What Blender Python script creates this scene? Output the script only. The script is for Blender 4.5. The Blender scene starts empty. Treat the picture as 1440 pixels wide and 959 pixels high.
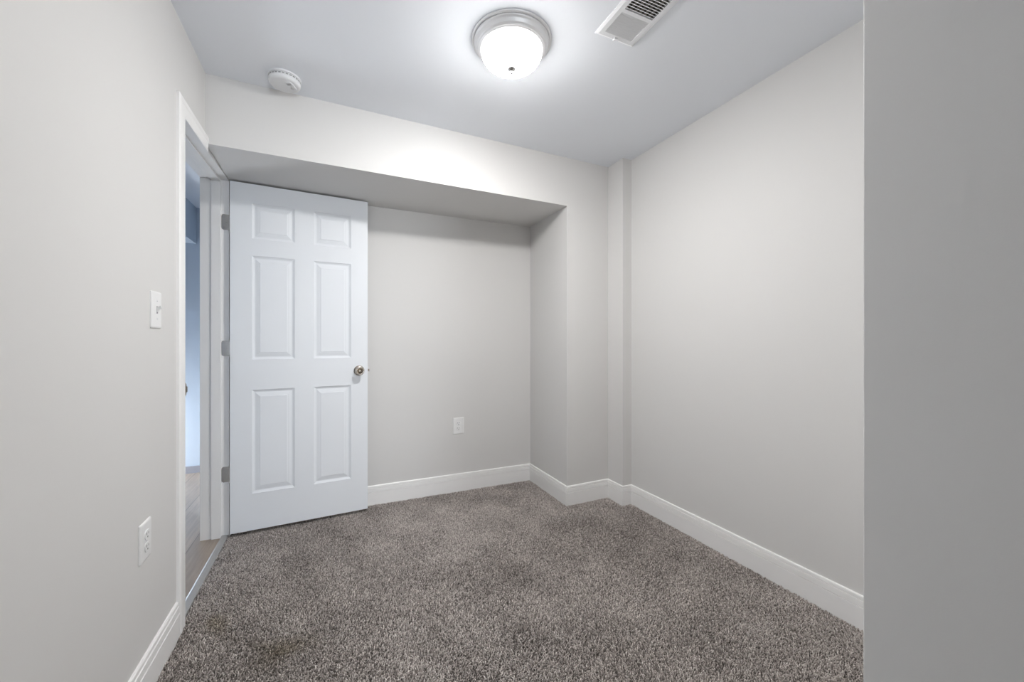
import bpy, bmesh, math, random
import numpy as np
from mathutils import Matrix, Vector

random.seed(7)
rng = np.random.default_rng(7)
scene = bpy.context.scene
COL = scene.collection

# ------------------------------------------------------------------ camera
cam_data = bpy.data.cameras.new('camera')
cam_data.sensor_width = 36.0
cam_data.lens = 14.0
cam_data.clip_start = 0.02
cam = bpy.data.objects.new('camera', cam_data)
COL.objects.link(cam)
cam.location = (0.0, 0.0, 1.13)
cam.rotation_euler = (math.radians(90.0), 0.0, math.radians(-24.15))
scene.camera = cam

# ------------------------------------------------------------------ world and exposure
world = bpy.data.worlds.new('daylight')
scene.world = world
world.use_nodes = True
bg = world.node_tree.nodes['Background']
bg.inputs['Color'].default_value = (0.90, 0.95, 1.0, 1.0)
bg.inputs['Strength'].default_value = 42.0
scene.view_settings.view_transform = 'Standard'
scene.view_settings.look = 'None'
scene.view_settings.gamma = 1.0
scene.view_settings.use_curve_mapping = False
scene.view_settings.exposure = 0.0
LAMP_STRENGTH = 260.0
LAMP_FLANK = 0.035
LAMP_COLOR = (1.0, 0.985, 0.965, 1.0)

# ------------------------------------------------------------------ measures (metres)
H = 2.392                      # ceiling
XL, XR = -0.550, 1.8965        # left and right wall faces
YN = 2.908                     # rear wall of the niche
XS = 1.468                     # right cheek of the niche
ZS = 2.061                     # underside of the soffit
YBL = 2.303                    # soffit front at the left wall
YB = 2.347                     # soffit front at the cheek
XP, YP = 1.821, 2.194          # pilaster
YBP = YB + (YB - YBL) * (XP - XS) / (XS - XL)
XF, YF = 0.850, 0.3868     # corner of the wall right beside the camera
YEND = -3.50                   # end of the passage behind the camera
WT = 0.13                      # thickness of the left wall
JN, JF = 2.003, 2.784          # door jamb faces
ZB = -0.008                    # carpet backing


# ------------------------------------------------------------------ materials
def new_mat(name):
    m = bpy.data.materials.new(name)
    m.use_nodes = True
    nt = m.node_tree
    return m, nt, nt.nodes['Principled BSDF']


def simple(name, col, rough=0.5, metal=0.0, spec=0.5):
    m, nt, b = new_mat(name)
    b.inputs['Base Color'].default_value = (*col, 1.0)
    b.inputs['Roughness'].default_value = rough
    b.inputs['Metallic'].default_value = metal
    b.inputs['Specular IOR Level'].default_value = spec
    return m


def paint(name, col, rough=0.6, bump=0.05, scale=420.0, spec=0.3):
    """Rolled paint: a very fine orange peel and a hint of colour variation."""
    m, nt, b = new_mat(name)
    tc = nt.nodes.new('ShaderNodeTexCoord')
    n1 = nt.nodes.new('ShaderNodeTexNoise')
    n1.inputs['Scale'].default_value = scale
    n1.inputs['Detail'].default_value = 3.0
    bp = nt.nodes.new('ShaderNodeBump')
    bp.inputs['Strength'].default_value = bump
    bp.inputs['Distance'].default_value = 0.002
    n2 = nt.nodes.new('ShaderNodeTexNoise')
    n2.inputs['Scale'].default_value = 1.7
    n2.inputs['Detail'].default_value = 2.0
    mx = nt.nodes.new('ShaderNodeMix')
    mx.data_type = 'RGBA'
    mx.inputs[6].default_value = (*[c * 0.985 for c in col], 1.0)
    mx.inputs[7].default_value = (*[min(1.0, c * 1.015) for c in col], 1.0)
    L = nt.links.new
    L(tc.outputs['Object'], n1.inputs['Vector'])
    L(tc.outputs['Object'], n2.inputs['Vector'])
    L(n1.outputs['Fac'], bp.inputs['Height'])
    L(n2.outputs['Fac'], mx.inputs[0])
    L(mx.outputs[2], b.inputs['Base Color'])
    L(bp.outputs['Normal'], b.inputs['Normal'])
    b.inputs['Roughness'].default_value = rough
    b.inputs['Specular IOR Level'].default_value = spec
    return m


def metal(name, col, rough):
    m, nt, b = new_mat(name)
    tc = nt.nodes.new('ShaderNodeTexCoord')
    n = nt.nodes.new('ShaderNodeTexNoise')
    n.inputs['Scale'].default_value = 300.0
    mr = nt.nodes.new('ShaderNodeMapRange')
    mr.inputs['To Min'].default_value = rough * 0.85
    mr.inputs['To Max'].default_value = rough * 1.15
    nt.links.new(tc.outputs['Object'], n.inputs['Vector'])
    nt.links.new(n.outputs['Fac'], mr.inputs['Value'])
    nt.links.new(mr.outputs['Result'], b.inputs['Roughness'])
    b.inputs['Base Color'].default_value = (*col, 1.0)
    b.inputs['Metallic'].default_value = 1.0
    return m


def carpet_mat():
    """Two-tone yarn: each tuft takes its own shade from a per-tuft attribute."""
    m, nt, b = new_mat('carpet_yarn')
    at = nt.nodes.new('ShaderNodeAttribute')
    at.attribute_name = 'yarn'
    tc = nt.nodes.new('ShaderNodeTexCoord')
    n = nt.nodes.new('ShaderNodeTexNoise')
    n.inputs['Scale'].default_value = 5.0
    n.inputs['Detail'].default_value = 4.0
    rp = nt.nodes.new('ShaderNodeValToRGB')
    e = rp.color_ramp.elements
    e[0].position = 0.0
    e[0].color = (0.150, 0.132, 0.121, 1)
    e[1].position = 1.0
    e[1].color = (0.77, 0.715, 0.675, 1)
    k = rp.color_ramp.elements.new(0.5)
    k.color = (0.450, 0.402, 0.374, 1)
    mr = nt.nodes.new('ShaderNodeMapRange')
    mr.inputs['From Min'].default_value = 0.3
    mr.inputs['From Max'].default_value = 0.7
    mr.inputs['To Min'].default_value = 0.90
    mr.inputs['To Max'].default_value = 1.10
    mx = nt.nodes.new('ShaderNodeMix')
    mx.data_type = 'RGBA'
    mx.blend_type = 'MULTIPLY'
    mx.inputs[0].default_value = 1.0
    L = nt.links.new
    L(at.outputs['Fac'], rp.inputs['Fac'])
    L(tc.outputs['Object'], n.inputs['Vector'])
    L(n.outputs['Fac'], mr.inputs['Value'])
    L(rp.outputs['Color'], mx.inputs[6])
    L(mr.outputs['Result'], mx.inputs[7])
    so = nt.nodes.new('ShaderNodeAttribute')
    so.attribute_name = 'soil'
    ms = nt.nodes.new('ShaderNodeMix')
    ms.data_type = 'RGBA'
    ms.blend_type = 'MULTIPLY'
    ms.inputs[7].default_value = (0.60, 0.55, 0.42, 1)
    L(so.outputs['Fac'], ms.inputs[0])
    L(mx.outputs[2], ms.inputs[6])
    L(ms.outputs[2], b.inputs['Base Color'])
    b.inputs['Roughness'].default_value = 0.9
    b.inputs['Specular IOR Level'].default_value = 0.15
    return m


def plank_mat():
    m, nt, b = new_mat('vinyl_planks')
    tc = nt.nodes.new('ShaderNodeTexCoord')
    mp = nt.nodes.new('ShaderNodeMapping')
    mp.inputs['Rotation'].default_value = (0, 0, math.radians(90))
    br = nt.nodes.new('ShaderNodeTexBrick')
    br.inputs['Scale'].default_value = 1.0
    br.inputs['Brick Width'].default_value = 1.2
    br.inputs['Row Height'].default_value = 0.18
    br.inputs['Mortar Size'].default_value = 0.0015
    br.inputs['Color1'].default_value = (0.33, 0.265, 0.210, 1)
    br.inputs['Color2'].default_value = (0.46, 0.375, 0.305, 1)
    br.inputs['Mortar'].default_value = (0.12, 0.10, 0.085, 1)
    mp2 = nt.nodes.new('ShaderNodeMapping')
    mp2.inputs['Scale'].default_value = (22.0, 1.6, 1.0)
    n = nt.nodes.new('ShaderNodeTexNoise')
    n.inputs['Scale'].default_value = 2.0
    n.inputs['Detail'].default_value = 5.0
    n.inputs['Distortion'].default_value = 1.2
    mr = nt.nodes.new('ShaderNodeMapRange')
    mr.inputs['To Min'].default_value = 0.6
    mr.inputs['To Max'].default_value = 1.3
    mx = nt.nodes.new('ShaderNodeMix')
    mx.data_type = 'RGBA'
    mx.blend_type = 'MULTIPLY'
    mx.inputs[0].default_value = 1.0
    L = nt.links.new
    L(tc.outputs['Object'], mp.inputs['Vector'])
    L(mp.outputs['Vector'], br.inputs['Vector'])
    L(tc.outputs['Object'], mp2.inputs['Vector'])
    L(mp2.outputs['Vector'], n.inputs['Vector'])
    L(n.outputs['Fac'], mr.inputs['Value'])
    L(br.outputs['Color'], mx.inputs[6])
    L(mr.outputs['Result'], mx.inputs[7])
    L(mx.outputs[2], b.inputs['Base Color'])
    b.inputs['Roughness'].default_value = 0.32
    return m


def emit_mat():
    m = bpy.data.materials.new('lit_frosted_glass')
    m.use_nodes = True
    nt = m.node_tree
    nt.nodes.remove(nt.nodes['Principled BSDF'])
    em = nt.nodes.new('ShaderNodeEmission')
    em.inputs['Color'].default_value = LAMP_COLOR
    # the bulbs sit over the middle of the bowl: its belly glows more strongly than its flanks
    ge = nt.nodes.new('ShaderNodeNewGeometry')
    sx = nt.nodes.new('ShaderNodeSeparateXYZ')
    mr = nt.nodes.new('ShaderNodeMapRange')
    mr.inputs['From Min'].default_value = 0.0
    mr.inputs['From Max'].default_value = 1.0
    mr.inputs['To Min'].default_value = LAMP_STRENGTH * LAMP_FLANK
    mr.inputs['To Max'].default_value = LAMP_STRENGTH
    nt.links.new(ge.outputs['Normal'], sx.inputs[0])
    pw = nt.nodes.new('ShaderNodeMath')
    pw.operation = 'MULTIPLY'
    nt.links.new(sx.outputs['Z'], pw.inputs[0])
    nt.links.new(sx.outputs['Z'], pw.inputs[1])
    pw2 = nt.nodes.new('ShaderNodeMath')
    pw2.operation = 'POWER'
    pw2.inputs[1].default_value = 1.6
    nt.links.new(pw.outputs[0], pw2.inputs[0])
    nt.links.new(pw2.outputs[0], mr.inputs['Value'])
    nt.links.new(mr.outputs['Result'], em.inputs['Strength'])
    nt.links.new(em.outputs[0], nt.nodes['Material Output'].inputs[0])
    return m


M_WALL = paint('greige_wall_paint', (0.745, 0.738, 0.728))
M_HALLWALL = paint('hall_wall_blue_cast', (0.50, 0.57, 0.66))  # blue cast of the hall daylight put into the wall colour
M_CEIL = paint('cool_white_ceiling_paint', (0.905, 0.935, 0.985), rough=0.8)
M_TRIM = paint('white_trim_enamel', (0.955, 0.95, 0.945), rough=0.32, bump=0.01, scale=150, spec=0.5)
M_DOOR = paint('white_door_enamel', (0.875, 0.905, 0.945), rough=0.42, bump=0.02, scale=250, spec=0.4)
M_PLATE = simple('white_plate_plastic', (0.88, 0.88, 0.88), 0.35)
M_PLASTIC = simple('white_detector_plastic', (0.84, 0.85, 0.87), 0.45)
M_SLOT = simple('dark_slot', (0.05, 0.05, 0.05), 0.6)
M_GREYSLOT = simple('grey_slot', (0.30, 0.30, 0.31), 0.6)
M_NICKEL = metal('satin_nickel', (0.74, 0.71, 0.67), 0.26)
M_DARKNICKEL = metal('dark_satin_nickel', (0.30, 0.26, 0.22), 0.35)
M_LAMPMETAL = simple('brushed_nickel_trim', (0.84, 0.84, 0.85), 0.50, 0.60)
M_FINIAL = metal('polished_nickel_finial', (0.74, 0.74, 0.75), 0.10)
M_KNOB = metal('aged_satin_nickel', (0.50, 0.455, 0.405), 0.22)
M_VENT = simple('white_register_enamel', (0.84, 0.85, 0.87), 0.38)
M_DUCT = simple('galvanised_duct', (0.40, 0.375, 0.345), 0.5, 0.3)
M_BLADE = simple('dark_damper_blade', (0.10, 0.095, 0.09), 0.6)
M_STRIP = simple('white_aluminium_strip', (0.46, 0.455, 0.45), 0.32, 0.45)
M_CARPET = carpet_mat()
M_BACK = simple('carpet_backing', (0.10, 0.088, 0.080), 0.95, 0, 0.1)
M_PLANK = plank_mat()
M_HALLBASE = paint('grey_hall_baseboard_paint', (0.30, 0.30, 0.33), rough=0.5)
M_LIT = emit_mat()


# ------------------------------------------------------------------ helpers
def link(name, me, mat, parent=None):
    o = bpy.data.objects.new(name, me)
    COL.objects.link(o)
    if mat is not None:
        me.materials.append(mat)
    if parent is not None:
        o.parent = parent
    return o


def obj(name, bm, mat, parent=None, smooth=False, bevel=0.0, segs=2):
    bmesh.ops.recalc_face_normals(bm, faces=bm.faces[:])
    me = bpy.data.meshes.new(name)
    bm.to_mesh(me)
    bm.free()
    if smooth:
        for p in me.polygons:
            p.use_smooth = True
    o = link(name, me, mat, parent)
    if bevel > 0:
        md = o.modifiers.new('bevel', 'BEVEL')
        md.width = bevel
        md.segments = segs
        md.limit_method = 'ANGLE'
        md.angle_limit = math.radians(40)
    return o


def tag(o, label=None, cat=None, group=None, kind=None):
    if label:
        o['label'] = label
    if cat:
        o['category'] = cat
    if group:
        o['group'] = group
    if kind:
        o['kind'] = kind
    return o


def empty(name, loc=(0, 0, 0), mat=None):
    o = bpy.data.objects.new(name, None)
    o.empty_display_size = 0.05
    COL.objects.link(o)
    if mat is not None:
        o.matrix_world = mat
    else:
        o.location = loc
    return o


def add_box(bm, x0, x1, y0, y1, z0, z1):
    v = [bm.verts.new(p) for p in ((x0, y0, z0), (x1, y0, z0), (x1, y1, z0), (x0, y1, z0),
                                   (x0, y0, z1), (x1, y0, z1), (x1, y1, z1), (x0, y1, z1))]
    for f in ((0, 3, 2, 1), (4, 5, 6, 7), (0, 1, 5, 4), (1, 2, 6, 5), (2, 3, 7, 6), (3, 0, 4, 7)):
        bm.faces.new([v[i] for i in f])
    return v


def box(*a):
    bm = bmesh.new()
    add_box(bm, *a)
    return bm


def prism(bm, poly, z0, z1):
    """Vertical prism over an xy polygon."""
    lo = [bm.verts.new((x, y, z0)) for x, y in poly]
    hi = [bm.verts.new((x, y, z1)) for x, y in poly]
    n = len(poly)
    bm.faces.new(lo[::-1])
    bm.faces.new(hi)
    for i in range(n):
        j = (i + 1) % n
        bm.faces.new((lo[i], lo[j], hi[j], hi[i]))


def lathe(bm, prof, segs=64, mat=None, close=True):
    """Revolve (r, h) about local z; mat moves the result."""
    rings = []
    for r, h in prof:
        if r < 1e-6:
            rings.append([bm.verts.new((0, 0, h))])
        else:
            rings.append([bm.verts.new((r * math.cos(2 * math.pi * k / segs), r * math.sin(2 * math.pi * k / segs), h))
                          for k in range(segs)])
    for a, b in zip(rings[:-1], rings[1:]):
        for k in range(segs):
            l = (k + 1) % segs
            if len(a) == 1 and len(b) == 1:
                continue
            if len(a) == 1:
                bm.faces.new((a[0], b[k], b[l]))
            elif len(b) == 1:
                bm.faces.new((a[k], a[l], b[0]))
            else:
                bm.faces.new((a[k], a[l], b[l], b[k]))
    if mat is not None:
        bmesh.ops.transform(bm, matrix=mat, verts=bm.verts[:])
    return bm


def rounded_rect(w, h, r, n=5):
    pts = []
    for cx, cy, a0 in ((w / 2 - r, h / 2 - r, 0), (-w / 2 + r, h / 2 - r, 90), (-w / 2 + r, -h / 2 + r, 180), (w / 2 - r, -h / 2 + r, 270)):
        for k in range(n + 1):
            a = math.radians(a0 + 90 * k / n)
            pts.append((cx + r * math.cos(a), cy + r * math.sin(a)))
    return pts


def extrude_rings(bm, rings):
    """rings: lists of equal length of 3-D points; first and last are capped."""
    vs = [[bm.verts.new(p) for p in ring] for ring in rings]
    n = len(vs[0])
    bm.faces.new(vs[0][::-1])
    bm.faces.new(vs[-1])
    for a, b in zip(vs[:-1], vs[1:]):
        for i in range(n):
            j = (i + 1) % n
            bm.faces.new((a[i], a[j], b[j], b[i]))


def struct(name, bm, mat, label, cat, **kw):
    o = obj(name, bm, mat, **kw)
    return tag(o, label, cat, kind='structure')


# ------------------------------------------------------------------ shell of the room
bm = bmesh.new()
add_box(bm, XL - 0.005, XR + 0.14, YEND - 0.1, YN + 0.1, ZB - 0.05, ZB)
struct('floor', bm, M_BACK, 'grey brown carpeted floor of the small room', 'floor')

bm = box(XL - WT, XR + 0.14, YEND - 0.1, YN + 0.1, H, H + 0.1)
struct('ceiling', bm, M_CEIL, 'pale bluish white flat ceiling with round light', 'ceiling')

bm = bmesh.new()
add_box(bm, XL - WT, XL, YEND - 0.1, JN - 0.016, ZB, H)
add_box(bm, XL - WT, XL, JN - 0.016, JF + 0.016, 2.085, H)
add_box(bm, XL - WT, XL, JF + 0.016, YN + 0.1, ZB, H)
struct('wall_left', bm, M_WALL, 'greige left wall with light switch and open doorway', 'wall')

bm = box(XL, XS + 0.05, YN, YN + 0.1, ZB, H)
struct('wall_back', bm, M_WALL, 'greige rear wall of the niche behind the open door', 'wall')

# the dropped soffit over the niche and the full-height return beside it, fronts in one plane
bm = bmesh.new()
prism(bm, [(XL, YBL), (XS, YB), (XS, YN), (XL, YN)], ZS, H)
struct('soffit', bm, M_WALL, 'boxed greige soffit hanging over the door niche', 'soffit')
bm = bmesh.new()
prism(bm, [(XS, YB), (XP, YBP), (XP, YN), (XS, YN)], ZB, H)
struct('wall_return', bm, M_WALL, 'full height greige return wall right of the niche', 'wall')
bm = bmesh.new()
prism(bm, [(XP, YP), (XR, YP), (XR, YN), (XP, YN)], ZB, H)
struct('pilaster', bm, M_WALL, 'narrow greige boxed pilaster in the right rear corner', 'pilaster')

bm = box(XR, XR + 0.14, YF - 0.2, YN + 0.1, ZB, H)
struct('wall_right', bm, M_WALL, 'plain pale greige right wall above long white baseboard', 'wall')

bm = box(XF, XR, YEND - 0.1, YF, ZB, H)
add_box(bm, 0.68, XF + 0.01, -1.32, -1.18, ZB, H)  # unseen pier added to keep window light off the near wall face
add_box(bm, XL, 0.12, -1.32, -1.18, ZB, H)  # second unseen pier, added to shade the left wall of the entry
struct('wall_front', bm, M_WALL, 'shaded greige wall corner close up at the right edge', 'wall', bevel=0.002)

# unseen fill window added behind the viewer; the low hall window is added too
QX0, QX1, QZ0, QZ1 = 0.46, 0.83, 0.30, 2.10
bm = bmesh.new()
add_box(bm, XL, QX0, YEND - 0.1, YEND, ZB, H)
add_box(bm, QX1, XF, YEND - 0.1, YEND, ZB, H)
add_box(bm, QX0, QX1, YEND - 0.1, YEND, ZB, QZ0)
add_box(bm, QX0, QX1, YEND - 0.1, YEND, QZ1, H)
struct('wall_near', bm, M_WALL, 'greige wall closing the entry behind the viewer', 'wall')

bm = bmesh.new()
for a in ((QX0, QX0 + 0.04, QZ0, QZ1), (QX1 - 0.04, QX1, QZ0, QZ1), (QX0 + 0.04, QX1 - 0.04, QZ0, QZ0 + 0.04), (QX0 + 0.04, QX1 - 0.04, QZ1 - 0.04, QZ1)):
    add_box(bm, a[0], a[1], YEND - 0.08, YEND - 0.03, a[2], a[3])
struct('added_fill_window', bm, M_TRIM, 'added white framed fill window behind the viewer, out of view', 'window')


def portal(name, loc, rot, w, h):
    d = bpy.data.lights.new(name, 'AREA')
    d.shape = 'RECTANGLE'
    d.size, d.size_y = w, h
    d.cycles.is_portal = True
    o = bpy.data.objects.new(name, d)
    COL.objects.link(o)
    o.location, o.rotation_euler = loc, rot


portal('added_fill_portal', ((QX0 + QX1) / 2, YEND - 0.09, (QZ0 + QZ1) / 2), (math.radians(90), 0, 0), QX1 - QX0, QZ1 - QZ0)

# ------------------------------------------------------------------ baseboards (swept, mitred)
BASE_PROFILE = [(0.0, ZB), (0.013, ZB), (0.013, 0.0855), (0.0070, 0.0868), (0.0070, 0.0890), (0.0122, 0.0905), (0.0112, 0.1125),
                (0.0050, 0.1132), (0.0050, 0.1155), (0.0092, 0.1172), (0.0082, 0.1275), (0.0055, 0.131), (0.0, 0.131)]


def sweep_path(path):
    """Room side is on the right of the walking direction. Returns per-vertex mitre vectors."""
    P = [Vector((x, y)) for x, y in path]
    nr = []
    for a, b in zip(P[:-1], P[1:]):
        d = (b - a).normalized()
        nr.append(Vector((d.y, -d.x)))
    mit = [nr[0]]
    for a, b in zip(nr[:-1], nr[1:]):
        m = (a + b)
        mit.append(m / (m.dot(a)))
    mit.append(nr[-1])
    return P, mit


def baseboards(path, names, labels):
    P, mit = sweep_path(path)
    for i, (nm, lb) in enumerate(zip(names, labels)):
        bm = bmesh.new()
        extrude_rings(bm, [[(P[k].x + mit[k].x * t, P[k].y + mit[k].y * t, z) for t, z in BASE_PROFILE] for k in (i, i + 1)])
        struct(nm, bm, M_TRIM, lb, 'baseboard')


baseboards([(XL, YEND), (XL, 1.916)], ['baseboard_left'], ['white stepped baseboard under the light switch on left wall'])
baseboards([(XL + 0.013, YN), (XS, YN), (XS, YB), (XP, YBP), (XP, YP), (XR, YP), (XR, YF), (XF, YF), (XF, YEND)],
           ['baseboard_back', 'baseboard_niche', 'baseboard_return', 'baseboard_pilaster', 'baseboard_corner', 'baseboard_right',
            'baseboard_front', 'baseboard_entry'],
           ['white stepped baseboard on the rear wall below the outlet',
            'white baseboard along the right cheek of the niche',
            'short white baseboard on the return beside the pilaster',
            'short white baseboard on the left side of pilaster',
            'very short white baseboard on the front of pilaster',
            'long white stepped baseboard along the right wall',
            'white baseboard on the front wall behind the near corner',
            'white baseboard along the entry wall beside the viewer'])

# ------------------------------------------------------------------ door casing, jamb, threshold
CAS = [(0.0, 0.0), (0.0, 0.008), (0.006, 0.0105), (0.040, 0.0115), (0.046, 0.0135), (0.062, 0.0135), (0.070, 0.009), (0.070, 0.0)]
YI, ZI = 1.990, 2.022          # inner edge of the casing
bm = bmesh.new()
extrude_rings(bm, [[(XL + t, YI - w, ZB) for w, t in CAS], [(XL + t, YI - w, ZI + w) for w, t in CAS],
                   [(XL + t, YBL + 0.0, ZI + 0.004 + w) for w, t in CAS]])
struct('trim_1', bm, M_TRIM, 'white moulded casing framing the left doorway', 'door casing')
bm = bmesh.new()
extrude_rings(bm, [[(XL + t, 2.846 + w * 0.85, ZB) for w, t in CAS], [(XL + t, 2.846 + w * 0.85, ZS) for w, t in CAS]])
struct('trim_2', bm, M_TRIM, 'white casing on the hinge side hidden behind the open door', 'door casing')

bm = bmesh.new()
XJ0, XJ1 = XL - WT - 0.011, XL - 0.003
add_box(bm, XJ0, XJ1, JN - 0.016, JN, ZB, 2.04)
add_box(bm, XJ0, XJ1, JF, JF + 0.016, ZB, 2.075)
ZH0, ZH1 = 2.028, 2.060        # the head is slightly out of level


def head(bm, x0, x1, dz, th):
    a = [(JN - 0.016, ZH0 + dz), (JF + 0.016, ZH1 + dz)]
    r0 = [(x0, a[0][0], a[0][1]), (x1, a[0][0], a[0][1]), (x1, a[0][0], a[0][1] + th), (x0, a[0][0], a[0][1] + th)]
    r1 = [(x0, a[1][0], a[1][1]), (x1, a[1][0], a[1][1]), (x1, a[1][0], a[1][1] + th), (x0, a[1][0], a[1][1] + th)]
    extrude_rings(bm, [r0, r1])


head(bm, XJ0, XJ1, 0.0, 0.026)
jamb = struct('trim_3', bm, M_TRIM, 'white door jamb with stop inside the left doorway', 'door jamb')
bm = bmesh.new()
add_box(bm, XL - 0.088, XL - 0.042, JF - 0.011, JF, ZB, 2.05)
add_box(bm, XL - 0.088, XL - 0.042, JN, JN + 0.011, ZB, 2.02)
head(bm, XL - 0.088, XL - 0.042, -0.011, 0.012)
obj('door_stop', bm, M_TRIM, jamb, bevel=0.002)
bm = bmesh.new()
ring = rounded_rect(0.030, 0.058, 0.010)
extrude_rings(bm, [[(XL - 0.006 + u, JN + 0.001, 0.935 + z) for u, z in ring], [(XL - 0.006 + u, JN - 0.002, 0.935 + z) for u, z in ring]])
ring2 = rounded_rect(0.008, 0.026, 0.0038)
extrude_rings(bm, [[(XL + 0.006 + u * 1.6, JN + 0.002 - 0.0005, 0.935 + z) for u, z in ring2],
                   [(XL + 0.006 + u * 1.6, JN - 0.0015, 0.935 + z) for u, z in ring2]])
tag(obj('strike_plate', bm, M_DARKNICKEL, jamb), 'small bronze strike plate lip on the jamb')

bm = bmesh.new()
strip = [(-0.041, ZB), (-0.041, 0.001), (-0.038, 0.0055), (-0.032, 0.0080), (-0.020, 0.0070), (-0.008, 0.0045), (-0.005, 0.001), (-0.005, ZB)]
extrude_rings(bm, [[(XL + x, JN, z) for x, z in strip], [(XL + x, JF, z) for x, z in strip]])
struct('trim_4', bm, M_STRIP, 'shiny white metal threshold strip between carpet and wood floor', 'threshold strip')

# ------------------------------------------------------------------ the hall beyond the doorway
HX0, HX1, HY0, HY1, HZ = -1.95, XL - WT, 0.9, 4.25, 2.28
bm = box(HX0 - 0.1, XL - 0.030, HY0 - 0.1, HY1 + 0.1, -0.055, -0.004)
struct('floor_hall', bm, M_PLANK, 'grey brown wood plank floor in the hall', 'floor')
bm = box(HX0 - 0.1, HX1, HY0 - 0.1, HY1 + 0.1, HZ, HZ + 0.1)
struct('ceiling_hall', bm, M_CEIL, 'blue tinted hall ceiling seen through the doorway', 'ceiling')
bm = box(HX0 - 0.1, HX1 + 0.1, HY1, HY1 + 0.1, -0.005, HZ)
struct('wall_hall', bm, M_HALLWALL, 'blue shaded hall wall seen through the doorway', 'wall')
WY0, WY1, WZ0, WZ1 = 3.62, 4.20, 0.06, 0.58  # low unseen window added to brighten the foot of the hall wall
bm = bmesh.new()
add_box(bm, HX0 - 0.1, HX0, HY0 - 0.1, WY0, -0.005, HZ)
add_box(bm, HX0 - 0.1, HX0, WY1, HY1, -0.005, HZ)
add_box(bm, HX0 - 0.1, HX0, WY0, WY1, -0.005, WZ0)
add_box(bm, HX0 - 0.1, HX0, WY0, WY1, WZ1, HZ)
struct('wall_hall_left', bm, M_HALLWALL, 'hall wall with an added low window, out of view', 'wall')
bm = bmesh.new()
for a in ((WY0, WY0 + 0.04, WZ0, WZ1), (WY1 - 0.04, WY1, WZ0, WZ1), (WY0 + 0.04, WY1 - 0.04, WZ0, WZ0 + 0.04),
          (WY0 + 0.04, WY1 - 0.04, WZ1 - 0.04, WZ1)):
    add_box(bm, HX0 - 0.08, HX0 - 0.03, *a)
portal('added_hall_portal', (HX0 - 0.09, (WY0 + WY1) / 2, (WZ0 + WZ1) / 2), (0, math.radians(-90), 0), WZ1 - WZ0, WY1 - WY0)
struct('added_hall_window', bm, M_TRIM, 'added low white framed window lighting the hall, out of view', 'window')
bm = box(HX0 - 0.1, HX1, HY0 - 0.1, HY0, -0.005, HZ)
struct('wall_hall_near', bm, M_HALLWALL, 'near end wall of the hall, out of view', 'wall')
bm = box(HX1, HX1 + 0.1, YN + 0.1, HY1 + 0.1, -0.005, HZ)
struct('wall_hall_right', bm, M_HALLWALL, 'hall wall continuing past the doorway, out of view', 'wall')
bm = box(HX0, -1.08, HY0, HY1, 1.97, HZ)
struct('soffit_hall', bm, M_HALLWALL, 'boxed soffit along the hall ceiling beyond the doorway', 'soffit')
bm = box(HX0, HX1, HY1 - 0.012, HY1, -0.005, 0.055)
struct('baseboard_hall', bm, M_HALLBASE, 'low grey baseboard at the end of the hall', 'baseboard')

# ------------------------------------------------------------------ the door
ang = math.atan2(2.800 - 2.747, 0.207 + 0.542)
DM = Matrix.Translation((-0.542, 2.747, 0.0)) @ Matrix.Rotation(ang, 4, 'Z')     # local x along the door, y into the niche
DW, DT, DZ0, DZ1 = 0.751, 0.035, 0.020, 2.0505
UC = [(0.106, 0.326), (0.431, 0.647)]
ZR = [(0.235, 0.843), (1.022, 1.630), (1.731, 1.938)]
us = sorted({0.0, DW, *[a for p in UC for a in p]})
zs = sorted({DZ0, DZ1, *[a for p in ZR for a in p]})
bm = bmesh.new()
cache = {}


def dv(u, y, z):
    k = (round(u, 5), round(y, 5), round(z, 5))
    if k not in cache:
        cache[k] = bm.verts.new((u, y, z))
    return cache[k]


for y in (0.0, DT):
    for i in range(len(us) - 1):
        for j in range(len(zs) - 1):
            if any(abs(us[i] - a) < 1e-6 for a, _ in UC) and any(abs(zs[j] - a) < 1e-6 for a, _ in ZR):
                continue
            bm.faces.new((dv(us[i], y, zs[j]), dv(us[i + 1], y, zs[j]), dv(us[i + 1], y, zs[j + 1]), dv(us[i], y, zs[j + 1])))
for i in range(len(us) - 1):
    for z in (DZ0, DZ1):
        bm.faces.new((dv(us[i], 0, z), dv(us[i + 1], 0, z), dv(us[i + 1], DT, z), dv(us[i], DT, z)))
for j in range(len(zs) - 1):
    for u in (0.0, DW):
        bm.faces.new((dv(u, 0, zs[j]), dv(u, 0, zs[j + 1]), dv(u, DT, zs[j + 1]), dv(u, DT, zs[j])))
door = obj('door_1', bm, M_DOOR)
door.matrix_world = DM
tag(door, 'white six panel interior door standing open against the rear wall', 'door', kind='structure')

PP = [(0.0, 0.0), (0.0015, 0.0030), (0.011, 0.0080), (0.0155, 0.0085), (0.0175, 0.0080), (0.034, 0.0036), (0.0375, 0.0034), (0.0392, 0.0014), (0.042, 0.0010)]
for (u0, u1) in UC:
    for (z0, z1) in ZR:
        bm = bmesh.new()
        for s in (0, 1):
            rings = []
            for ins, dep in PP:
                y = dep if s == 0 else DT - dep
                rings.append([bm.verts.new(p) for p in ((u0 + ins, y, z0 + ins), (u1 - ins, y, z0 + ins), (u1 - ins, y, z1 - ins), (u0 + ins, y, z1 - ins))])
            for a, b in zip(rings[:-1], rings[1:]):
                for i in range(4):
                    j = (i + 1) % 4
                    bm.faces.new((a[i], a[j], b[j], b[i]) if s == 0 else (a[j], a[i], b[i], b[j]))
            bm.faces.new(rings[-1] if s == 0 else rings[-1][::-1])
        me = bpy.data.meshes.new('panel')
        bm.to_mesh(me)
        bm.free()
        link('panel', me, M_DOOR, door)

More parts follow.
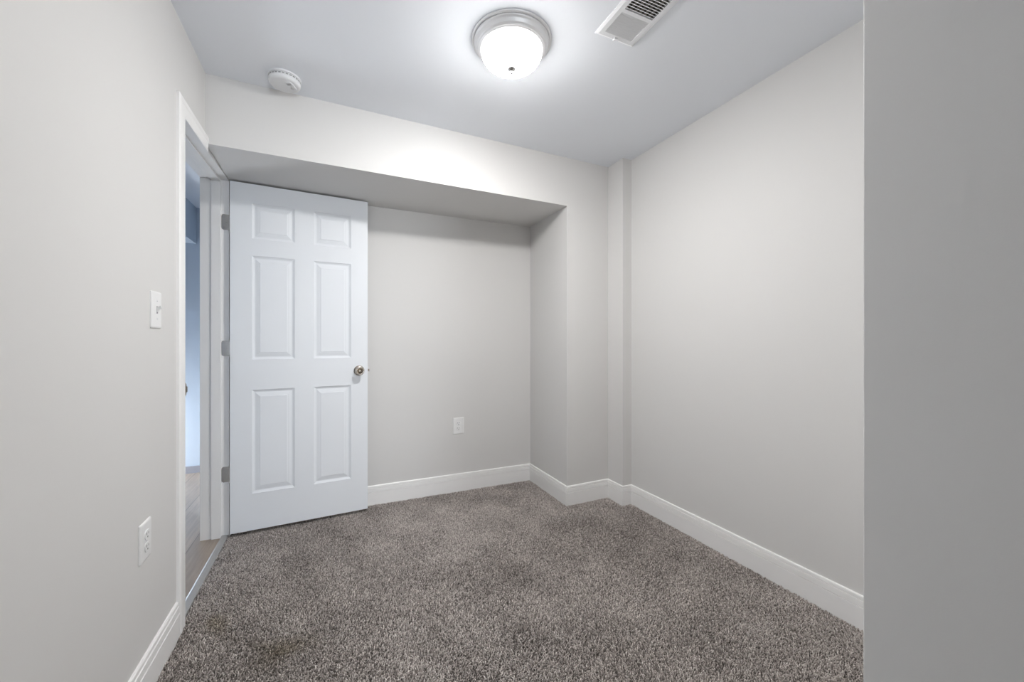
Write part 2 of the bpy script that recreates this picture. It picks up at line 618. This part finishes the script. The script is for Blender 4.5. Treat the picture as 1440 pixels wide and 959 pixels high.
# knobs on both faces: a rose, a knob and its privacy button
KU, KZ = 0.697, 0.936
for side in (1, -1):
    R = Matrix.Translation((KU, 0.0 if side == 1 else DT, KZ)) @ Matrix.Rotation(math.radians(90 if side == 1 else -90), 4, 'X')
    root = obj('door_knob', lathe(bmesh.new(), [(0.0, 0.0), (0.0335, 0.0), (0.0335, 0.003), (0.0315, 0.0065), (0.024, 0.0095), (0.0150, 0.0115),
                                               (0.0118, 0.017), (0.0118, 0.024), (0.0150, 0.030), (0.0215, 0.036), (0.0258, 0.043), (0.0268, 0.049),
                                               (0.0255, 0.0545), (0.0225, 0.0565), (0.0190, 0.0550), (0.0150, 0.0440), (0.0, 0.0430)], 48, R),
               M_KNOB, door, smooth=True)
    tag(root, 'satin nickel round knob')
    obj('lock_button', lathe(bmesh.new(), [(0.0, 0.0420), (0.0075, 0.0420), (0.0075, 0.0500), (0.0060, 0.0515), (0.0, 0.0515)], 24, R), M_KNOB, root, smooth=True)
bm = bmesh.new()
add_box(bm, DW - 0.001, DW + 0.0015, DT / 2 - 0.0125, DT / 2 + 0.0125, KZ - 0.028, KZ + 0.028)
lt = tag(obj('latch_plate', bm, M_NICKEL, door), 'satin nickel latch plate on the door edge')
bm = bmesh.new()
extrude_rings(bm, [[(DW + 0.001, 0.011, KZ - 0.008), (DW + 0.012, 0.011, KZ - 0.008), (DW + 0.002, 0.024, KZ - 0.008)],
                   [(DW + 0.001, 0.011, KZ + 0.008), (DW + 0.012, 0.011, KZ + 0.008), (DW + 0.002, 0.024, KZ + 0.008)]])
obj('latch_bolt', bm, M_DARKNICKEL, lt)

# three hinges: jamb leaf, door leaf, knuckle barrel, screws (built in room space, parented to the door)
INV = DM.inverted()


def door_part(name, bm, mat, parent=None, **kw):
    bmesh.ops.transform(bm, matrix=INV, verts=bm.verts[:])
    return obj(name, bm, mat, parent or door, **kw)


for zc in (1.819, 1.088, 0.357):
    bm = bmesh.new()
    hh = 0.089
    rr = 0.012
    xa, xb = XL - 0.040, XL + 0.004
    pts = [(xb, -hh / 2)]
    pts += [(xb, hh / 2)]
    for cx, cz, a0 in ((xa + rr, hh / 2 - rr, 90), (xa + rr, -hh / 2 + rr, 180)):
        for k in range(7):
            a = math.radians(a0 + 90 * k / 6)
            pts.append((cx + rr * math.cos(a), cz + rr * math.sin(a)))
    extrude_rings(bm, [[(x, JF - 0.0025, zc + z) for x, z in pts], [(x, JF + 0.0005, zc + z) for x, z in pts]])
    hinge = tag(door_part('hinge', bm, M_NICKEL, bevel=0.0006), 'satin nickel hinge')
    bm = bmesh.new()
    lathe(bm, [(0.0, -hh / 2 - 0.003), (0.004, -hh / 2 - 0.003), (0.0058, -hh / 2), (0.0058, hh / 2), (0.004, hh / 2 + 0.003), (0.0, hh / 2 + 0.003)], 20,
          Matrix.Translation((XL + 0.005, JF + 0.004, zc)))
    door_part('knuckle', bm, M_NICKEL, hinge, smooth=True)
    for dx, dz in ((-0.026, 0.030), (-0.014, 0.0), (-0.026, -0.030)):
        bm = lathe(bmesh.new(), [(0.0, 0.0), (0.0042, 0.0), (0.0036, 0.0012), (0.0, 0.0014)], 16,
                   Matrix.Translation((XL + dx, JF - 0.0024, zc + dz)) @ Matrix.Rotation(math.radians(90), 4, 'X'))
        door_part('screw', bm, M_NICKEL, hinge)

# ------------------------------------------------------------------ ceiling light
LX, LY = 0.685, 1.531
lamp = empty('ceiling_light', (LX, LY, H))
tag(lamp, 'round flush ceiling light with lit frosted dome and brushed nickel rim', 'ceiling light')
bm = lathe(bmesh.new(), [(0.0, 0.0), (0.167, 0.0), (0.168, -0.002), (0.1665, -0.006), (0.1600, -0.0085), (0.1585, -0.0075)], 96)
obj('mounting_pan', bm, M_LAMPMETAL, lamp, smooth=True)
bm = lathe(bmesh.new(), [(0.1560, -0.004), (0.1585, -0.0100), (0.1575, -0.0135), (0.1545, -0.0150), (0.1500, -0.0210), (0.1470, -0.0290), (0.1440, -0.0335),
                         (0.1415, -0.0335), (0.1410, -0.0355), (0.1385, -0.0385), (0.1350, -0.0385), (0.1340, -0.0405), (0.1300, -0.0425), (0.1265, -0.0415),
                         (0.1265, -0.030)], 96)
obj('trim_ring', bm, M_LAMPMETAL, lamp, smooth=True)
dome = [(0.1262, -0.034), (0.1285, -0.0400), (0.1275, -0.0480)]
for k in range(1, 15):
    a = math.radians(90 * k / 14)
    dome.append((0.1275 * math.cos(a) ** 0.92 if k < 14 else 0.0, -0.0480 - 0.068 * math.sin(a)))
bm = lathe(bmesh.new(), dome, 96)
obj('glass_dome', bm, M_LIT, lamp, smooth=True)
fin = obj('finial', lathe(bmesh.new(), [(0.0, -0.1158), (0.0185, -0.1160), (0.0190, -0.1178), (0.0165, -0.1212), (0.0090, -0.1248), (0.0050, -0.1268), (0.0042, -0.1295),
                                        (0.0062, -0.1320), (0.0066, -0.1350), (0.0048, -0.1380), (0.0, -0.1390)], 40), M_FINIAL, lamp, smooth=True)

# ------------------------------------------------------------------ smoke detector
SX, SY = -0.213, 2.188
sd = empty('smoke_detector', (SX, SY, H))
tag(sd, 'round white smoke detector on the ceiling near the soffit', 'smoke detector')
obj('base_plate', lathe(bmesh.new(), [(0.0, 0.0), (0.0695, 0.0), (0.0705, -0.002), (0.0705, -0.0075), (0.0690, -0.0090), (0.0, -0.0090)], 64), M_PLASTIC, sd, smooth=False)
obj('body', lathe(bmesh.new(), [(0.060, -0.0090), (0.0672, -0.0105), (0.0685, -0.0130), (0.0685, -0.0200), (0.0668, -0.0212), (0.0668, -0.0225), (0.0680, -0.0240),
                                (0.0668, -0.0310), (0.0620, -0.0365), (0.0560, -0.0385), (0.0, -0.0392)], 64), M_PLASTIC, sd, smooth=True)
bm = bmesh.new()
for k in range(28):
    a = 2 * math.pi * k / 28
    c, s = math.cos(a), math.sin(a)
    bx = bmesh.new()
    add_box(bx, 0.0655, 0.0688, -0.0052, 0.0052, -0.0190, -0.0140)
    bmesh.ops.transform(bx, matrix=Matrix.Rotation(a, 4, 'Z'), verts=bx.verts[:])
    t = bpy.data.meshes.new('t')
    bx.to_mesh(t)
    bx.free()
    bm.from_mesh(t)
    bpy.data.meshes.remove(t)
tag(obj('vent_slots', bm, M_GREYSLOT, sd), 'grey slots around the side')
cu = math.radians(20)
B = Matrix.Rotation(math.radians(-25), 4, 'Z') @ Matrix.Translation((0.030, 0.0, 0.0))
bm = bmesh.new()
ring = rounded_rect(0.030, 0.060, 0.008)
extrude_rings(bm, [[(x, y, -0.0380) for x, y in ring], [(x, y, -0.0420) for x, y in ring], [(x * 0.93, y * 0.96, -0.0430) for x, y in ring]])
bmesh.ops.transform(bm, matrix=B, verts=bm.verts[:])
cov = obj('test_panel', bm, M_PLASTIC, sd)
bm = bmesh.new()
for yy in (-0.020, -0.012):
    add_box(bm, -0.010, 0.010, yy - 0.0022, yy + 0.0022, -0.0435, -0.0428)
bmesh.ops.transform(bm, matrix=B, verts=bm.verts[:])
obj('sound_slot', bm, M_GREYSLOT, cov)
bm = lathe(bmesh.new(), [(0.0, -0.0428), (0.0088, -0.0428), (0.0085, -0.0452), (0.006, -0.0462), (0.0, -0.0464)], 32, B @ Matrix.Translation((0.0, 0.014, 0)))
obj('test_button', bm, simple('button_grey', (0.62, 0.62, 0.62), 0.5), cov, smooth=True)
bm = lathe(bmesh.new(), [(0.0, -0.0428), (0.0016, -0.0428), (0.0012, -0.0440), (0.0, -0.0442)], 16, B @ Matrix.Translation((0.0, 0.0, 0)))
obj('indicator_light', bm, M_SLOT, cov)

# ------------------------------------------------------------------ ceiling air register
VX0, VX1, VY0, VY1 = 0.975, 1.166, 1.034, 1.346
vent = empty('air_vent', ((VX0 + VX1) / 2, (VY0 + VY1) / 2, H))
tag(vent, 'white rectangular air register on the ceiling beside the round light', 'air vent')
vw, vl = VX1 - VX0, VY1 - VY0
ow = 0.134                                            # opening width
bank = [(0.156 - 0.029, 0.156 - 0.133), (0.156 - 0.148, -0.127)]     # far bank, near bank (local y, from - to)
bm = bmesh.new()
xs_ = [-vw / 2, -ow / 2, ow / 2, vw / 2]
ys_ = [-vl / 2, bank[1][1], bank[1][0], bank[0][1], bank[0][0], vl / 2]
zf = -0.0085


def fz(x, y):
    return -0.0015 if (abs(abs(x) - vw / 2) < 1e-6 or abs(abs(y) - vl / 2) < 1e-6) else zf


def quad3(bm, p):
    bm.faces.new([bm.verts.new(q) for q in p])


# sloped outer flange plus the flat frame with two openings
inx, iny = vw / 2 - 0.010, vl / 2 - 0.010
fx = [-inx, -ow / 2, ow / 2, inx]
fy = [-iny, bank[1][1], bank[1][0], bank[0][1], bank[0][0], iny]
for i in range(3):
    for j in range(5):
        if i == 1 and j in (1, 3):
            continue
        quad3(bm, ((fx[i], fy[j], zf), (fx[i], fy[j + 1], zf), (fx[i + 1], fy[j + 1], zf), (fx[i + 1], fy[j], zf)))
o_ = [(-vw / 2, -vl / 2), (vw / 2, -vl / 2), (vw / 2, vl / 2), (-vw / 2, vl / 2)]
i_ = [(-inx, -iny), (inx, -iny), (inx, iny), (-inx, iny)]
for k in range(4):
    l = (k + 1) % 4
    quad3(bm, ((*o_[k], -0.003), (*o_[l], -0.003), (*i_[l], zf), (*i_[k], zf)))
    quad3(bm, ((*o_[k], -0.0001), (*o_[l], -0.0001), (*o_[l], -0.003), (*o_[k], -0.003)))
for (yb_, ya_) in bank:
    q = [(-ow / 2, ya_), (ow / 2, ya_), (ow / 2, yb_), (-ow / 2, yb_)]
    for k in range(4):
        l = (k + 1) % 4
        quad3(bm, ((*q[k], zf), (*q[l], zf), (*q[l], -0.0004), (*q[k], -0.0004)))
bmesh.ops.remove_doubles(bm, verts=bm.verts[:], dist=1e-5)
obj('frame', bm, M_VENT, vent)


def louvre(yc, tilt, wdt):
    bm = bmesh.new()
    t = 0.0007
    hw = wdt / 2
    prof = [(-hw, -t), (0, -t - 0.0006), (hw, -t), (hw, t), (0, t - 0.0006), (-hw, t)]
    c, s = math.cos(tilt), math.sin(tilt)
    r = [(y * c - z * s + yc, y * s + z * c - 0.0055) for y, z in prof]
    extrude_rings(bm, [[(-ow / 2, y, z) for y, z in r], [(ow / 2, y, z) for y, z in r]])
    return bm


n1, n2 = 11, 12
for k in range(n1):
    y = bank[0][1] + (bank[0][0] - bank[0][1]) * (k + 0.5) / n1
    obj('louver', louvre(y, math.radians(-24), 0.0105), M_VENT, vent)
for k in range(n2):
    y = bank[1][1] + (bank[1][0] - bank[1][1]) * (k + 0.5) / n2
    obj('louver', louvre(y, math.radians(40), 0.0085), M_VENT, vent)
bm = bmesh.new()
add_box(bm, -ow / 2, ow / 2, bank[1][1], bank[0][0], -0.0010, -0.0004)
tag(obj('damper', bm, M_DUCT, vent), 'dark metal damper behind the louvers')
bm = bmesh.new()
for k in range(6):
    x = -ow / 2 + ow * (k + 0.7) / 6
    add_box(bm, x - 0.004, x + 0.004, bank[1][1], bank[1][0], -0.0022, -0.0011)
tag(obj('damper_blade', bm, M_BLADE, vent), 'dark bars crossing behind the open louvers')
bm = bmesh.new()
add_box(bm, -0.010, 0.004, vl / 2 - 0.020, vl / 2 - 0.015, zf - 0.0035, zf + 0.001)
add_box(bm, -0.011, -0.007, vl / 2 - 0.020, vl / 2 - 0.006, zf - 0.0060, zf - 0.0015)
obj('lever', bm, M_VENT, vent, bevel=0.0008)


# ------------------------------------------------------------------ switch and outlets
def plate_mesh(w, h):
    bm = bmesh.new()
    r = rounded_rect(w, h, 0.004)
    k1 = [(x * (1 - 0.004 / w), y * (1 - 0.004 / h)) for x, y in r]
    k2 = [(x * (1 - 0.012 / w), y * (1 - 0.012 / h)) for x, y in r]
    extrude_rings(bm, [[(x, 0.0, z) for x, z in r], [(x, -0.0025, z) for x, z in r], [(x, -0.0048, z) for x, z in k1], [(x, -0.0060, z) for x, z in k2]])
    return bm


def face_frame(loc, rz):
    return Matrix.Translation(loc) @ Matrix.Rotation(rz, 4, 'Z')


def screw(z, parent):
    R = Matrix.Translation((0, -0.0058, z)) @ Matrix.Rotation(math.radians(90), 4, 'X')
    s = obj('screw', lathe(bmesh.new(), [(0.0, 0.0), (0.0034, 0.0), (0.0028, 0.0012), (0.0, 0.0014)], 16, R), M_PLASTIC, parent)
    obj('screw_slot', box(-0.0024, 0.0024, -0.0074, -0.0070, z - 0.0004, z + 0.0004), M_GREYSLOT, s)


def outlet(loc, rz, w, h, label):
    root = empty('wall_outlet', mat=face_frame(loc, rz))
    tag(root, label, 'outlet', 'duplex wall outlets')
    obj('cover_plate', plate_mesh(w, h), M_PLATE, root)
    for zc in (0.0195, -0.0195):
        bm = bmesh.new()
        pts = []
        for k in range(40):
            a = 2 * math.pi * k / 40
            pts.append((0.0172 * math.cos(a), max(-0.0142, min(0.0142, 0.0172 * math.sin(a)))))
        extrude_rings(bm, [[(x, -0.0055, zc + z) for x, z in pts], [(x, -0.0085, zc + z) for x, z in pts], [(x * 0.95, -0.0090, zc + z * 0.95) for x, z in pts]])
        rc = obj('receptacle', bm, M_PLATE, root)
        bm = bmesh.new()
        add_box(bm, -0.0075, -0.0055, -0.0093, -0.0088, zc - 0.0005, zc + 0.0075)
        add_box(bm, 0.0055, 0.0072, -0.0093, -0.0088, zc + 0.0005, zc + 0.0070)
        lathe_pts = [(0.0026 * math.cos(2 * math.pi * k / 12), 0.0026 * math.sin(2 * math.pi * k / 12)) for k in range(12)]
        extrude_rings(bm, [[(x, -0.0088, zc - 0.0072 + z) for x, z in lathe_pts], [(x, -0.0093, zc - 0.0072 + z) for x, z in lathe_pts]])
        obj('slots', bm, M_SLOT, rc)
    screw(0.0, root)
    return root


outlet((0.860, YN, 0.491), 0.0, 0.086, 0.123, 'white duplex outlet on the rear wall right of the door')
outlet((XL, 1.636, 0.494), math.radians(90), 0.083, 0.124, 'white duplex outlet low on the left wall by the casing')

sw = empty('light_switch', mat=face_frame((XL, 1.720, 1.235), math.radians(90)))
tag(sw, 'white toggle light switch on the left wall beside the doorway', 'light switch')
obj('cover_plate', plate_mesh(0.083, 0.124), M_PLATE, sw)
bm = bmesh.new()
add_box(bm, -0.0055, 0.0055, -0.0064, -0.0056, -0.0125, 0.0125)
obj('toggle_collar', bm, M_GREYSLOT, sw)
bm = bmesh.new()
extrude_rings(bm, [[(-0.0046, -0.005, -0.008), (0.0046, -0.005, -0.008), (0.0046, -0.005, 0.008), (-0.0046, -0.005, 0.008)],
                   [(-0.0040, -0.0185, 0.0075), (0.0040, -0.0185, 0.0075), (0.0040, -0.0165, 0.0150), (-0.0040, -0.0165, 0.0150)]])
obj('toggle', bm, M_PLATE, sw, bevel=0.0008)
screw(0.030, sw)
screw(-0.030, sw)

# ------------------------------------------------------------------ carpet pile (uncountable tufts, one object)
def in_room(x, y):
    ok = (x > XL + 0.012) & (x < XR - 0.012) & (y > YF + 0.012) & (y < YN - 0.012)
    ok &= ~((x > XS - 0.012) & (y > YB - 0.010 + (x - XS) * 0.022))
    ok &= ~((x > XP - 0.012) & (y > YP - 0.012))
    entry = (x > XL + 0.012) & (x < XF - 0.012) & (y > -0.25) & (y <= YF + 0.012)
    sill = (x > XL - 0.004) & (x <= XL + 0.012) & (y > JN) & (y < JF - 0.002)
    return ok | entry | sill


SP = 0.0046
gx, gy = np.meshgrid(np.arange(XL - 0.01, XR, SP), np.arange(-0.25, YN, SP))
gx = (gx + rng.uniform(-0.5, 0.5, gx.shape) * SP).ravel()
gy = (gy + rng.uniform(-0.5, 0.5, gy.shape) * SP).ravel()
k = in_room(gx, gy)
gx, gy = gx[k], gy[k]
n = len(gx)


def smooth_field(x, y, seed, waves=14, lo=2.0, hi=9.0):
    r = np.random.default_rng(seed)
    f = np.zeros_like(x)
    for _ in range(waves):
        a = r.uniform(0, 2 * math.pi)
        w = r.uniform(lo, hi) * 2 * math.pi / 2.0
        f += np.sin(w * (x * math.cos(a) + y * math.sin(a)) + r.uniform(0, 6.28))
    return f / math.sqrt(waves / 2)


# the pile lies over in broad, brushed patches
lay_a = 1.0 * smooth_field(gx, gy, 3, lo=1.0, hi=5.0) + rng.normal(0, 1.7, n)
lay_m = np.clip(0.0072 + 0.0014 * smooth_field(gx, gy, 5, lo=1.0, hi=6.0) + rng.normal(0, 0.0026, n), 0.0, 0.013)
hgt = 0.0095 + 0.0012 * smooth_field(gx, gy, 9, lo=6, hi=20) * 0.6 + rng.normal(0, 0.0016, n)
ox, oy = np.cos(lay_a) * lay_m, np.sin(lay_a) * lay_m
rad = rng.uniform(0.0016, 0.0026, n)
ph = rng.uniform(0, 2 * math.pi, n)
NS = 4
V = np.zeros((n, NS * 2 + 1, 3), np.float32)
for s in range(NS):
    a = ph + 2 * math.pi * s / NS
    V[:, s, 0] = gx + np.cos(a) * rad * 0.8
    V[:, s, 1] = gy + np.sin(a) * rad * 0.8
    V[:, s, 2] = ZB - 0.001
    V[:, NS + s, 0] = gx + ox * 0.62 + np.cos(a + 0.5) * rad
    V[:, NS + s, 1] = gy + oy * 0.62 + np.sin(a + 0.5) * rad
    V[:, NS + s, 2] = ZB + hgt * 0.72
V[:, 2 * NS, 0] = gx + ox
V[:, 2 * NS, 1] = gy + oy
V[:, 2 * NS, 2] = ZB + hgt
base = (np.arange(n) * (NS * 2 + 1))[:, None]
quads = np.concatenate([base + np.array([[s, (s + 1) % NS, NS + (s + 1) % NS, NS + s]]) for s in range(NS)], 0)
tris = np.concatenate([base + np.array([[NS + s, NS + (s + 1) % NS, 2 * NS]]) for s in range(NS)], 0)
me = bpy.data.meshes.new('carpet')
me.vertices.add(n * (NS * 2 + 1))
me.vertices.foreach_set('co', V.ravel())
loops = np.concatenate([quads.ravel(), tris.ravel()]).astype(np.int32)
me.loops.add(len(loops))
me.loops.foreach_set('vertex_index', loops)
starts = np.concatenate([np.arange(len(quads)) * 4, len(quads) * 4 + np.arange(len(tris)) * 3]).astype(np.int32)
me.polygons.add(len(starts))
me.polygons.foreach_set('loop_start', starts)
me.polygons.foreach_set('use_smooth', np.ones(len(starts), bool))
at = me.attributes.new('yarn', 'FLOAT', 'POINT')
# trodden patches read a little lighter or darker; one old spill stains the pile near the doorway
patch = 0.045 * smooth_field(gx, gy, 21, lo=0.8, hi=3.5) + 0.035 * smooth_field(gx, gy, 22, lo=4.0, hi=10.0)
yarn = np.clip(rng.normal(0.49, 0.27, n) + patch, 0, 1)
wob = 0.18 * smooth_field(gx, gy, 31, lo=6.0, hi=16.0)
soil = np.exp(-((np.hypot((gx + 0.165) / 0.085, (gy - 1.665) / 0.060) + wob) ** 2) * 1.3)
ta = np.clip(((gx + 0.446) * 0.281 - (gy - 1.975) * 0.310) / (0.281 ** 2 + 0.310 ** 2), 0, 1)      # a thin trail towards the doorway
dist = np.hypot(gx + 0.446 - 0.281 * ta, gy - 1.975 + 0.310 * ta + 0.05 * np.sin(3.1 * ta))
soil = np.maximum(0.85 * soil, 0.6 * np.exp(-((dist / 0.030 + wob) ** 2)))
at2 = me.attributes.new('soil', 'FLOAT', 'POINT')
at2.data.foreach_set('value', np.repeat(np.clip(soil, 0, 1), NS * 2 + 1).astype(np.float32))
at.data.foreach_set('value', np.repeat(yarn, NS * 2 + 1).astype(np.float32))
me.update(calc_edges=True)
carpet = link('carpet', me, M_CARPET)
tag(carpet, 'speckled grey brown cut pile carpet covering the whole room floor', 'carpet', kind='stuff')
